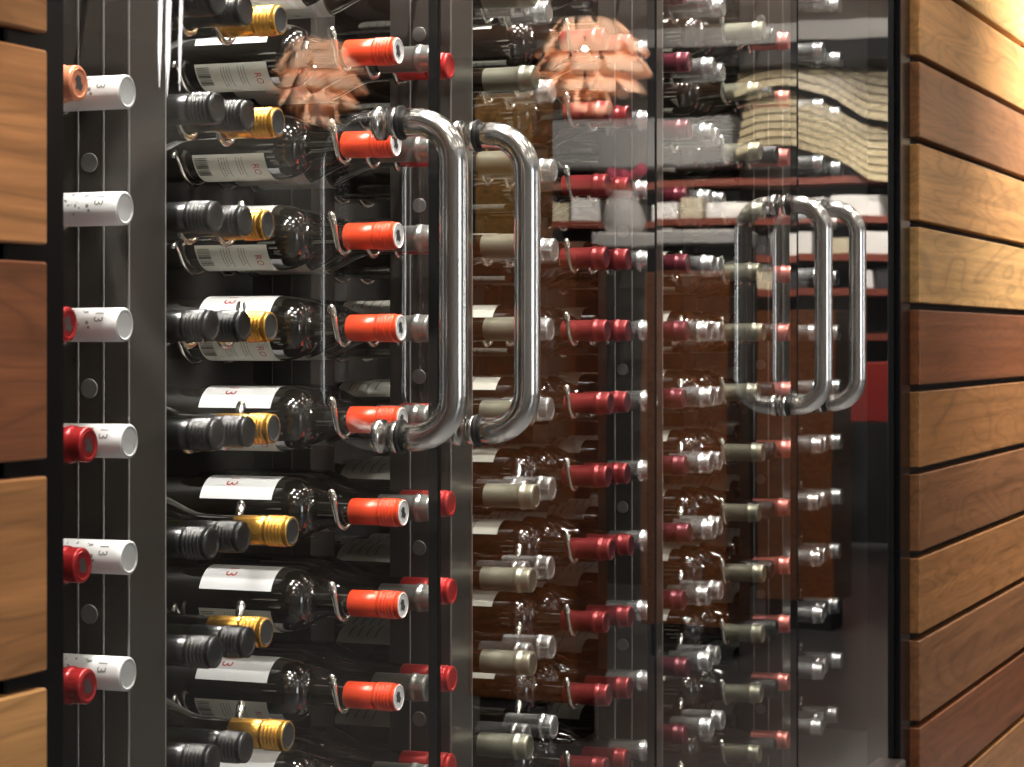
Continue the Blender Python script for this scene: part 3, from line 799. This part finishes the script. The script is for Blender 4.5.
# ------------------------------------------------------------------ light
def spot(loc, target, power, size=60, blend=.5, radius=.025, c=(1, .92, .82)):
    d = bpy.data.lights.new('spot', 'SPOT'); d.energy = power; d.spot_size = radians(size); d.spot_blend = blend; d.shadow_soft_size = radius; d.color = c
    o = bpy.data.objects.new('ceiling_or_fill_spot', d); col.objects.link(o); o.location = loc
    o.rotation_euler = (Vector(target) - Vector(loc)).to_track_quat('-Z', 'Y').to_euler(); return o
def area(loc, target, power, sx, sy, c=(1, .95, .88)):
    d = bpy.data.lights.new('area', 'AREA'); d.energy = power; d.shape = 'RECTANGLE'; d.size = sx; d.size_y = sy; d.color = c
    o = bpy.data.objects.new('ceiling_light', d); col.objects.link(o); o.location = loc
    o.rotation_euler = (Vector(target) - Vector(loc)).to_track_quat('-Z', 'Y').to_euler(); return o
for i in range(7):
    x = .4 + i * .66
    spot((x, -.62, CEIL - .03), (x + .1, .25, 1.0), 55, 75, .6, .12)
# rows of small downlights over the whole room
for i in range(8):
    for j, y in enumerate((-1.25, -2.5, -3.9, -5.4)):
        x = -1.6 + i * 1.35 + .5 * (j % 2)
        spot((x, y, CEIL - .03), (x, y, 0), 15, 150, .6, .12)
for i in range(9):
    x = 1.45 + i * .345
    spot((x, .052, HEAD - .01), (x, .11, 0.8), 60, 95, .7, .02, (1, .97, .92))
# wall washers by the right-hand cladding
spot((5.8, -.36, 2.3), (5.8, .05, 1.6), 200, 110, .9, .03)
spot((5.35, -.55, 2.62), (5.5, 0, 1.65), 170, 80, .9, .03)
spot((10.6, -2.2, CEIL - .04), (13.3, -2.3, 2.93), 260, 70, .8, .05)  # added fill spot, brightens the pale panel above the beam
spot((.9, -.75, CEIL - .03), (1.15, 0, 1.2), 18, 70, .8, .03)
for x_ in (6.24, 8.1, 9.04): spot((x_ - 1.3, -1.55, CEIL - .03), (x_, -1.5, .9), 52, 60, .6, .06)  # added spots so the wooden blocks show in the mirror image
spot((CX - .9, CY + .5, CEIL - .03), (CX, CY, 1.55), 150, 40, .6, .06)  # extra spot added to whiten the serving counter
for i in range(3): spot((12.2, -1.6 - i * 1.2, CEIL - .03), (13.6, -1.6 - i * 1.2, 1.6), 170, 80, .6, .03)  # spots added to brighten the shelves and slat canopies
for X_, Y_, Z_ in lamp_spots: spot((X_ - 1.3, Y_ + 1.1, CEIL - .03), (X_, Y_, Z_), 900, 26, .4, .05, (1, .95, .88))  # added accent spots that light the copper leaves from outside
# added glowing panels, out of view, that put highlights on handles and caps
M['fill_glow'] = simple('fill_panel_glow', (.9, .95, 1.0), .5, emit=4.0, ecol=(.93, .97, 1.0))
def fill_panel(n, a, b, axis):
    q = MB(); q.box(a, b); o = q.build('fill_panel_%d' % n, M['fill_glow']); structure(o)
    q = MB(); t = .05
    (x0, y0, z0), (x1, y1, z1) = a, b
    if axis == 'Y':
        for c in ((x0 - t, x0), (x1, x1 + t), ((x0 + x1) / 2 - .02, (x0 + x1) / 2 + .02)): q.box((c[0], y0 - .005, z0 - t), (c[1], y1 + .03, z1 + t))
        for c in ((z0 - t, z0), (z1, z1 + t)): q.box((x0, y0 - .005, c[0]), (x1, y1 + .03, c[1]))
    else:
        for c in ((y0 - t, y0), (y1, y1 + t)): q.box((x0 - .005, c[0], z0 - t), (x1 + .03, c[1], z1 + t))
        for c in ((z0 - t, z0), (z1, z1 + t)): q.box((x0 - .005, y0, c[0]), (x1 + .03, y1, c[1]))
    q.build('fill_panel_frame', M['matte_black'], o)
fill_panel(1, (4.35, RY, .5), (4.85, RY + .02, 2.5), 'Y')
fill_panel(2, (6.5, RY, .5), (7.0, RY + .02, 2.5), 'Y')
fill_panel(3, (-.8, RY, .4), (.9, RY + .02, 2.6), 'Y')
w = bpy.data.worlds.new('world'); sc.world = w; w.use_nodes = True
w.node_tree.nodes['Background'].inputs[0].default_value = (.5, .5, .52, 1); w.node_tree.nodes['Background'].inputs[1].default_value = .1

sc.view_settings.view_transform = 'Standard'; sc.view_settings.look = 'None'; sc.view_settings.gamma = 1; sc.view_settings.use_curve_mapping = False
sc.view_settings.exposure = 0.3
sc.cycles.use_denoising = True
sc.cycles.max_bounces = 10; sc.cycles.transparent_max_bounces = 32; sc.cycles.glossy_bounces = 6; sc.cycles.diffuse_bounces = 3
sc.cycles.sample_clamp_indirect = 8.0
